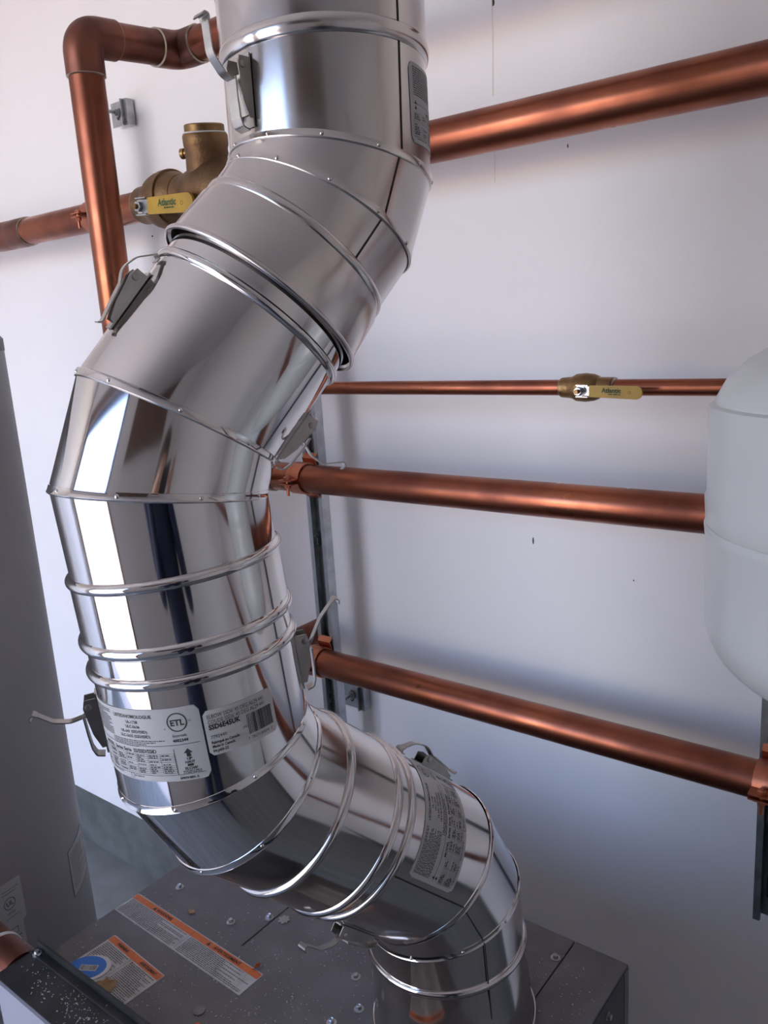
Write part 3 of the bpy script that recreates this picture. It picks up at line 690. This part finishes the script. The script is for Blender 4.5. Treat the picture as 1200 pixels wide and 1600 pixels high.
q = MB(); q.sweep(fillet([(tc.x, tc.y, ZT-.021), (tc.x, tc.y, ZT), (tc.x, YT-PR+.002, ZT)], .02), .0135, 20); q.build('feed_pipe', M_COPPER, t, 40)

# ================================================================ WATER HEATER
hc = V((-1.457, .454, 0)); hr = .28; hz = 1.605
t = thing('water_heater', 'tall grey cylindrical tank at the left edge', 'water heater', (hc.x, hc.y, 0))
q = MB(); q.lathe(hc, (0, 0, 1), [(.0, hr-.02), (.03, hr-.02), (.03, hr), (hz-.012, hr)], 96); q.build('jacket', M_HEATER, t)
q = MB(); q.lathe(hc, (0, 0, 1), [(hz-.013, hr+.001), (hz+.006, hr+.001), (hz+.012, hr-.004), (hz+.013, hr-.05), (hz+.02, .05)], 96); q.build('top_cap', M_HEATCAP, t)
q = MB(); ha = math.atan2(0-hc.y, 0-hc.x)
def hmap(phi0, z0):
    def mp(x, y, h): a = ha+phi0+x/hr; return V((hc.x+math.cos(a)*(hr+h), hc.y+math.sin(a)*(hr+h), z0+y))
    return mp
def h_at(x, y):
    R = ray(x, y); A = R.x**2+R.y**2; ox, oy = CAM.x-hc.x, CAM.y-hc.y; B = 2*(R.x*ox+R.y*oy); C = ox*ox+oy*oy-hr*hr; dsc = max(0, B*B-4*A*C)
    tt = (-B-math.sqrt(dsc))/(2*A); p = CAM+R*tt; return math.atan2(p.y-hc.y, p.x-hc.x)-ha, p.z
rnd = random.Random(9)
p_, z_ = h_at(36, 1400); w_, h_ = .20, .075
mp = hmap(p_-w_/2/hr, z_+.002); lb = sheet('rating_label', w_, h_, .002, mp, M_PAPERS, t)
P = Print(); P.ring(w_/2-.024, .002, .010, .0012); P.text('UL', .010, w_/2-.024, -.001, 'CENTER', bold=.0003); P.text('LISTED', .0045, w_/2-.024, -.0155, 'CENTER', bold=.0001)
for i in range(5): P.fine(-w_/2+.004, w_/2-.045, .028-i*.011, .0018, rnd)
P.fine(w_/2-.034, w_/2-.006, .024, .0012, rnd); P.fine(w_/2-.034, w_/2-.010, .019, .0012, rnd); P.fine(w_/2-.034, w_/2-.010, -.022, .0012, rnd)
P.build('print', M_INKG, mp, lb, .0008)
p_, z_ = h_at(38, 1447); mp = hmap(p_-w_/2/hr, z_-.004); lb = sheet('rating_label', w_, .05, .002, mp, M_PAPERS, t)
P = Print()
P.frame(-w_/2+.01, .003, w_/2-.010, .014, .001)
for i in range(3): P.fine(-w_/2+.004, w_/2-.006, -.004-i*.006, .0022, rnd)
P.build('print', M_INKG, mp, lb, .0008)
p_, z_ = h_at(124, 1342); mp = hmap(p_-.01, z_); lb = sheet('notice_label', .085, .088, .002, mp, M_PAPERS, t)
P = Print(); P.frame(-.0425, -.044, .0425, .044, .0012)
for i in range(13): P.fine(-.036, .036, .033-i*.0053, .0016, rnd, fill=rnd.choice((1, 1, .8, .5)))
P.build('print', M_INKG, mp, lb, .0008)

# ================================================================ BOILER
bx0, bx1, by0, by1 = -.982, -.338, .358, .852
t = thing('boiler', 'charcoal grey boiler cabinet carrying the flue collar', 'boiler', ((bx0+bx1)/2, (by0+by1)/2, 0))
def slab(name, pts, z0, z1, m, parent, bev=.0008):
    bm = bmesh.new(); vs = [bm.verts.new((x, y, z0)) for x, y in pts]; f = bm.faces.new(vs)
    r = bmesh.ops.extrude_face_region(bm, geom=[f]); bmesh.ops.translate(bm, verts=[v for v in r['geom'] if isinstance(v, bmesh.types.BMVert)], vec=(0, 0, z1-z0))
    bmesh.ops.recalc_face_normals(bm, faces=bm.faces)
    if bev: bmesh.ops.bevel(bm, geom=[e for e in bm.edges], offset=bev, segments=2, affect='EDGES')
    me = bpy.data.meshes.new(name); bm.to_mesh(me); bm.free(); me.materials.append(m)
    ob = bpy.data.objects.new(name, me); COL.objects.link(ob); ob.parent = parent; ob.matrix_parent_inverse = Matrix.Translation(-parent.location); return ob
sx = -.4090
a_ = atZ(376, 1476, BZ); b_ = atZ(450, 1421, BZ); gx = (a_.x+b_.x)/2; gy = a_.y
q = MB(); q.box2((bx0+.006, by0+.006, .04), (bx1-.006, by1-.006, BZ-.004)); q.build('cabinet_body', M_BLACK, t, None)
g = .0008
tp = slab('top_panel', [(bx0, by0), (sx-g, by0), (sx-g, by1), (gx+g, by1), (gx+g, gy), (gx-g, gy), (gx-g, by1), (bx0, by1)], BZ-.003, BZ, M_BOILER, t, .0005)
slab('top_panel', [(sx+g, by0), (bx1, by0), (bx1, by1), (sx+g, by1)], BZ-.003, BZ, M_BOILER, t, .0005)
q = MB(); q.box2((bx1-.006, by0, .04), (bx1, by1-.014, BZ-.004)); q.build('side_panel', M_BLACK, t, None)
q = MB(); q.box2((bx1-.006, by1-.0125, .04), (bx1+.0005, by1, BZ-.004)); q.build('corner_post', M_BOILER, t, None)
q = MB(); q.box2((bx0, by0, .04), (bx0+.006, by1, BZ-.004)); q.build('side_panel', M_BOILER, t, None)
q = MB(); q.box2((bx0, by1-.006, .04), (bx1, by1-.0002, BZ-.004)); q.build('back_panel', M_BOILER, t, None)
for x in (bx0+.05, bx1-.05):
    for y in (by0+.05, by1-.05):
        q = MB(); q.cyl((x, y, 0), (x, y, .041), .02, 16); q.build('foot', M_BLACK, t)
def screw(x, y, tilt=0, washer=.0062, k=1):
    p = atZ(x, y, BZ); q = MB()
    q.lathe(p+V((0, 0, -.0002)), (0, 0, 1), [(0, washer), (.0010, washer), (.0012, .0042), (.0014, .0036)], 20); wsh = q.build('screw', M_ZINC, t)
    q = MB(); q.lathe(p+V((0, 0, .001)), (random.uniform(-.1, .1), random.uniform(-.1, .1), 1), [(0, .0036), (.004, .0036), (.0048, .0026), (.0040, .0018)], 6, U=(random.random(), random.random(), 0)); q.build('hex_head', M_ZINC, wsh, 20)
for x, y in ((281, 1387), (361, 1441), (421, 1434), (868, 1497), (556, 1527), (561, 1577), (518, 1598)): screw(x, y)
p = V((bx1+.0005, atY(949, 1587, 0).y if False else 0, 0))
r_ = ray(949, 1587); p = CAM + r_*((bx1-CAM.x)/r_.x)
q = MB(); q.lathe(p, (1, 0, 0), [(0, .0055), (.001, .0055), (.0012, .0035), (.005, .0035)], 10); q.build('screw', M_ZINC, t)
# warning labels on top
def top_label(c0, ux, w, h, name, build):
    c0 = V(c0); ux = V(ux).normalized(); uy = V((0, 0, 1)).cross(ux)
    def mp(x, y, z): return c0 + ux*x + uy*y + V((0, 0, z))
    lab = sheet(name, w, h, .0005, mp, M_PAPERD, tp.parent, .0002, .0003); build(mp, lab, w, h); return lab
def long_label(mp, lab, w, h):
    P = Print(); P.rect(-w/2+.001, h/2-.011, w/2-.001, h/2-.0015); P.build('orange_band', M_ORANGE, mp, lab, .0007)
    P = Print(); rnd = random.Random(4)
    for sx_, tx in ((-1, 'WARNING'), (1, 'AVERTISSEMENT')):
        cx = sx_*w/4; P.text(tx, .0072, cx+.004, h/2-.0088, 'CENTER', bold=.00015)
        wd = .0032*len(tx)*.78; P.poly([(cx-wd-.004, h/2-.009), (cx-wd+.003, h/2-.009), (cx-wd-.0005, h/2-.0032)], [(0, 1, 2)])
    P.rect(-.0004, -h/2+.002, 0, h/2-.0015)
    P.build('print', M_INK, mp, lab, .0010)
    P = Print()
    for s0 in (-w/2+.004, .004):
        for i in range(11):
            for c in (0,): P.fine(s0, s0+w/2-.008, h/2-.0140-i*.0025, .0012, rnd, (.0008, .0042), .0008, rnd.choice((1, 1, .95, .85, .6)))
    P.build('fine_print', M_INKG, mp, lab, .0010)
def short_label(mp, lab, w, h):
    P = Print(); P.rect(-w/2+.001, h/2-.0115, w/2-.001, h/2-.0015); P.build('orange_band', M_ORANGE, mp, lab, .0007)
    P = Print(); rnd = random.Random(6)
    P.text('WARNING', .0066, -w/4+.002, h/2-.009, 'CENTER', sx=.8, bold=.00015); P.text('AVERTISSEMENT', .0066, w/4+.002, h/2-.009, 'CENTER', sx=.72, bold=.00015)
    P.rect(-.0004, -h/2+.002, 0, h/2-.012); P.build('print', M_INK, mp, lab, .0010)
    P = Print()
    for s0 in (-w/2+.004, .004):
        for i in range(22): P.fine(s0, s0+w/2-.008, h/2-.0150-i*.0027, .0013, rnd, (.0008, .0042), .0008, rnd.choice((1, 1, .9, .7)))
    P.build('fine_print', M_INKG, mp, lab, .0010)
A = atZ(217, 1396, BZ); B = atZ(412, 1523, BZ); ux = (B-A); w_ = ux.length; h_ = .0415; uy = V((0, 0, 1)).cross(ux.normalized())
top_label((A+B)/2-uy*h_/2, ux, w_, h_, 'warning_label', long_label)
q = MB(); p = B+V((-.018, -.001, .001)); q.strip([p, p+V((.004, .002, .002)), p+V((.006, .004, .008)), p+V((.010, .004, .011))], .006, .0004, (.5, .8, 0)); q.build('peeled_corner', M_ORANGE, t, 40)
A = atZ(180, 1461, BZ); B = atZ(258, 1525, BZ); ux = (B-A); w_ = ux.length; h_ = .078; uy = V((0, 0, 1)).cross(ux.normalized())
top_label((A+B)/2-uy*h_/2, ux, w_, h_, 'warning_label', short_label)
top_label((-.452, .475, BZ), (1, -.05, 0), .115, .075, 'warning_label', short_label)
# blue round sticker over it
p = atZ(137, 1513, BZ)
q = MB(); q.lathe(p+V((0, 0, .0012)), (0, 0, 1), [(0, 1), (.0004, 1)], 36)
uxb = V((.85, .5, 0)).normalized(); uyb = V((0, 0, 1)).cross(uxb)
def ell(cx, a, b, z0, z1): 
    q = MB(); n = 36; vs = [p+uxb*(cx+a*math.cos(2*math.pi*i/n))+uyb*(b*math.sin(2*math.pi*i/n))+V((0, 0, z0)) for i in range(n)]
    q.prism(vs, (0, 0, z1-z0)); return q
ws = ell(.004, .027, .022, .0012, .0015).build('round_sticker', M_PAPER, t, None)
ell(-.001, .026, .0195, .00152, .0018).build('blue_print', M_BLUE, ws, None)
P = Print(); rnd = random.Random(8)
def mpb(x, y, z): return p+uxb*x+uyb*y+V((0, 0, .0018+z))
P.rect(-.010, -.006, .014, .004); P.build('barcode_panel', M_PAPER, mpb, ws, .0002)
P = Print(); x = -.009
while x < .013: wd = rnd.choice((.0005, .001)); P.rect(x, -.005, x+wd, .003); x += wd+.0008
P.build('barcode', M_INK, mpb, ws, .0004)
# glue blotches
def blotch(x, y, r, m, n=18, seed=1):
    rnd = random.Random(seed); c = atZ(x, y, BZ); q = MB(); pts = []
    for i in range(n): a = 2*math.pi*i/n; rr = r*rnd.uniform(.6, 1.15); pts.append(c+V((rr*math.cos(a), rr*.8*math.sin(a), .0010)))
    q.prism(pts, (0, 0, .0010)); return q.build('glue_blotch', m, t, None)
blotch(168, 1540, .015, M_GLUE, seed=3); blotch(152, 1546, .012, M_GLUE, seed=4)
blotch(299, 1426, .006, M_GLUE, seed=5)
# black rail box along the front, pale front
kz = .86; kx0, kx1, ky0, ky1 = -.930, bx1, .352, .412
rb = thing('control_box', 'black dusty box lying along the front of the boiler, bottom left', 'box', ((kx0+kx1)/2, (ky0+ky1)/2, BZ))
q = MB(); q.box2((kx0, ky0+.002, BZ+.0005), (kx1, ky1, kz)); q.build('box_body', M_BLACK, rb, None)
q = MB(); q.box2((kx0, ky1-.003, kz-.002), (kx1, ky1, kz+.010)); q.box2((kx0, ky1-.014, kz+.0001), (kx1, ky1-.0125, kz+.003)); q.build('flange', M_BLACK, rb, None)
q = MB(); q.box2((kx0+.008, ky0-.002, .60), (kx1, ky0+.0015, kz-.001)); q.build('front_panel', M_PANEL, rb, None)
q = MB(); p = V((kx0+.012, ky1-.010, kz)); q.lathe(p, (0, 0, 1), [(0, .006), (.002, .006), (.003, .004), (.006, .003)], 8); q.build('screw', M_ZINC, rb)
# copper elbow entering that box
xg = -.93; yg = .3855; zg = .8325
t3 = thing('copper_pipe', 'copper pipe with a white band, bottom left corner, running into the black box', 'copper pipe', (xg-.06, yg, zg))
q = MB(); q.sweep(fillet([(xg-.0015, yg, zg), (-1.075, yg, zg), (-1.075, yg, .01)], .05), .031, 28); q.build('pipe', M_COPPERD, t3, 40)
q = MB(); q.lathe((xg-.062, yg, zg), (1, 0, 0), [(0, .0312), (.001, .0322), (.006, .0322), (.007, .0312)], 32, caps=False); q.build('white_band', M_PAPER, t3)
q = MB(); q.lathe((xg-.105, yg, zg), (1, 0, 0), [(0, .0318), (.042, .0318), (.042, .031)], 32, caps=False); q.build('coupling', M_COPPERD, t3)

# ---------------------------------------------------------------- loose bits
p = atZ(311, 1580, BZ); q = MB(); q.lathe(p+V((0, 0, .0003)), (.04, .02, 1), [(0, .0075), (.0014, .0075), (.0017, .0068), (.0013, .003)], 28)
tag(q.build('knockout_disc', M_ZINCD), 'flat grey metal disc lying on the boiler top below the long warning label', 'disc')
p = atZ(309, 1612, BZ); q = MB(); q.lathe(p+V((0, 0, .0003)), (0, 0, 1), [(0, .006), (.006, .0055), (.0085, .004), (.009, .001)], 16)
tag(q.build('wire_nut', M_RED), 'small orange cap at the bottom edge of the picture', 'cap')
q = MB(); p = atZ(444, 1438, BZ); pts = []
for i in range(20): a = 2*math.pi*i/20; rr = .0085*(1 if i % 3 else .72); pts.append(p+V((rr*math.cos(a), rr*math.sin(a), .0004)))
q.prism(pts, (0, 0, .0012)); tag(q.build('lock_washer', M_ZINC, None, None), 'loose toothed washer on the boiler seam under the flue', 'washer')
q = MB(); rnd = random.Random(12)
def chip(p, s):
    a = rnd.uniform(0, 6.28); X = V((math.cos(a), math.sin(a), rnd.uniform(-.2, .2))).normalized(); Yv = V((-math.sin(a), math.cos(a), rnd.uniform(-.3, .3))).normalized(); Z = X.cross(Yv)
    q.box(p+V((0, 0, s*.35)), (s*rnd.uniform(.8, 2.2), s*rnd.uniform(.4, .9), s*.45), X, Yv, Z)
cl = [(440, 1500), (330, 1470), (300, 1530), (420, 1545), (540, 1500), (250, 1420), (370, 1440), (470, 1580), (380, 1590), (850, 1520), (900, 1560), (520, 1470), (330, 1590), (240, 1560), (100, 1490)]
for i in range(620):
    if rnd.random() < .6: c = rnd.choice(cl); x, y = rnd.gauss(c[0], 26), rnd.gauss(c[1], 16)
    else: x, y = rnd.uniform(120, 930), rnd.uniform(1390, 1600)
    p = atZ(x, y, BZ)
    if not (bx0+.005 < p.x < bx1-.005 and ky1+.004 < p.y < by1-.004): continue
    if (p-V((c0.x, c0.y, BZ))).length < .1: continue
    chip(p, rnd.choice((.0005, .0006, .0007, .0009, .0012)))
sh = q.build('metal_shavings', M_SHAV, None, None); tag(sh, 'scattered bright metal shavings on the boiler top', 'shavings'); sh['kind'] = 'stuff'
q = MB()
for i in range(150):
    c = rnd.choice([(70, 1545), (95, 1555), (115, 1560), (130, 1580), (60, 1525), (150, 1590), (110, 1590)]); p = atZ(rnd.gauss(c[0], 12), rnd.gauss(c[1], 9), kz)
    if kx0+.004 < p.x < kx1 and ky0+.004 < p.y < ky1-.004: chip(p, rnd.choice((.0006, .0008, .0010, .0014)))
sh = q.build('metal_shavings', M_SHAV, None, None); tag(sh, 'white crumbs and shavings on the black box', 'shavings'); sh['kind'] = 'stuff'

# ================================================================ THE PHOTOGRAPHER (seen as a reflection in the steel)
bk = V((math.sin(YAW), -math.cos(YAW), 0)); sd = V((math.cos(YAW), math.sin(YAW), 0))
base = bk*.42
pe = thing('person', 'person in dark navy clothes holding up a phone, mirrored in the flue', 'person', (base.x, base.y, 0))
def P3(s, b, z): return base + sd*s + bk*b + V((0, 0, z))
def skin_body(name, pts, edges, m, parent, root=0, sub=2):
    me = bpy.data.meshes.new(name); me.from_pydata([tuple(a) for a, _ in pts], edges, []); me.materials.append(m)
    o = bpy.data.objects.new(name, me); COL.objects.link(o)
    md = o.modifiers.new('skin', 'SKIN'); md.use_smooth_shade = True
    for i, (_, r) in enumerate(pts):
        sv = me.skin_vertices[0].data[i]; sv.radius = r if isinstance(r, tuple) else (r, r); sv.use_root = (i == root)
    sb = o.modifiers.new('sub', 'SUBSURF'); sb.levels = sub; sb.render_levels = sub
    o.parent = parent; o.matrix_parent_inverse = Matrix.Translation(-parent.location); return o
pts = [(P3(0, 0, .95), (.20, .13)), (P3(0, 0, 1.10), (.20, .13)), (P3(0, 0, 1.28), (.225, .14)), (P3(0, .01, 1.42), (.21, .11)), (P3(0, .01, 1.50), (.07, .065)), (P3(0, -.01, 1.56), (.055, .055)),
       (P3(0, -.02, 1.66), (.075, .095)), (P3(0, -.02, 1.75), (.070, .085))]
edges = [(0, 1), (1, 2), (2, 3), (3, 4), (4, 5), (5, 6), (6, 7)]
for s in (-1, 1):
    i = len(pts)
    pts += [(P3(s*.20, .01, 1.41), .066), (P3(s*.24, -.02, 1.22), .060), (P3(s*.24, -.09, 1.15), .054), (P3(s*.16, -.23, 1.37), .044), (P3(s*.10, -.33, 1.535), .032), (P3(s*.088, -.365, 1.575), .024)]
    edges += [(3, i)] + [(i+k, i+k+1) for k in range(5)]
    j = len(pts)
    pts += [(P3(s*.10, 0, .88), .095), (P3(s*.11, -.01, .50), .062), (P3(s*.12, .02, .12), .046), (P3(s*.125, .0, .055), .045), (P3(s*.135, -.14, .04), .036)]
    edges += [(0, j)] + [(j+k, j+k+1) for k in range(4)]
body = skin_body('body', pts, edges, M_NAVY, pe)
for s in (-1, 1):
    for f in range(4):
        zz = 1.625-.018*f
        skin_body('finger', [(P3(s*.088, -.370, zz-.03), .009), (P3(s*.092, -.397, zz-.012), .0085), (P3(s*.078, -.410, zz-.006), .008), (P3(s*.060, -.407, zz-.004), .0065)], [(0, 1), (1, 2), (2, 3)], M_SKIN, pe, sub=1)
    skin_body('thumb', [(P3(s*.085, -.360, 1.58), .011), (P3(s*.07, -.365, 1.60), .010), (P3(s*.05, -.377, 1.605), .008)], [(0, 1), (1, 2)], M_SKIN, pe, sub=1)
hd = P3(0, -.02, 1.69)
q = MB(); n = 20; prof = [(-.125, .02), (-.12, .045), (-.095, .065), (-.05, .076), (0, .080), (.05, .078), (.09, .062), (.115, .03), (.12, .005)]
q.lathe(V((0, 0, 0)), (0, 0, 1), prof, 24)
q.v = [hd + sd*(v.x) + bk*(v.y*1.2) + V((0, 0, v.z)) for v in q.v]; q.build('face', M_SKIN, pe, 60)
q = MB(); q.lathe(V((0, 0, 0)), (0, 0, 1), [(.02, .084), (.05, .085), (.09, .072), (.12, .042), (.132, .005)], 24)
q.v = [hd + sd*(v.x) + bk*(v.y*1.2+.008) + V((0, 0, v.z)) for v in q.v]; q.build('hair', M_HAIR, pe, 60)
for s in (-1, 1):
    q = MB(); q.lathe(hd+sd*(s*.03)-bk*.088+V((0, 0, .005)), -bk, [(0, .011), (.004, .009), (.006, .003)], 12); q.build('eye', M_PAPER, pe)
    q = MB(); q.lathe(hd+sd*(s*.078)+V((0, 0, -.005)), sd*s, [(0, .026), (.008, .022), (.012, .008)], 12); q.build('ear', M_SKIN, pe)
q = MB(); q.prism([hd-bk*.088+V((0, 0, .01)), hd-bk*.090+sd*.014+V((0, 0, -.035)), hd-bk*.115+V((0, 0, -.035)), hd-bk*.090-sd*.014+V((0, 0, -.035))][0:4], sd*.001); q.build('nose', M_SKIN, pe)
q = MB(); q.box(hd-bk*.088+V((0, 0, -.062)), (.045, .006, .010), sd, bk, (0, 0, 1)); q.build('mouth', M_FRAME, pe)
# phone just behind the lens
q = MB(); q.box(-fwd*.014+CAM-RT*.0+DN*.05, (.074, .16, .008), RT, DN, fwd)
tag(q.build('phone', M_PHONE, None, None), 'black phone in the hands of the person mirrored in the flue', 'phone')
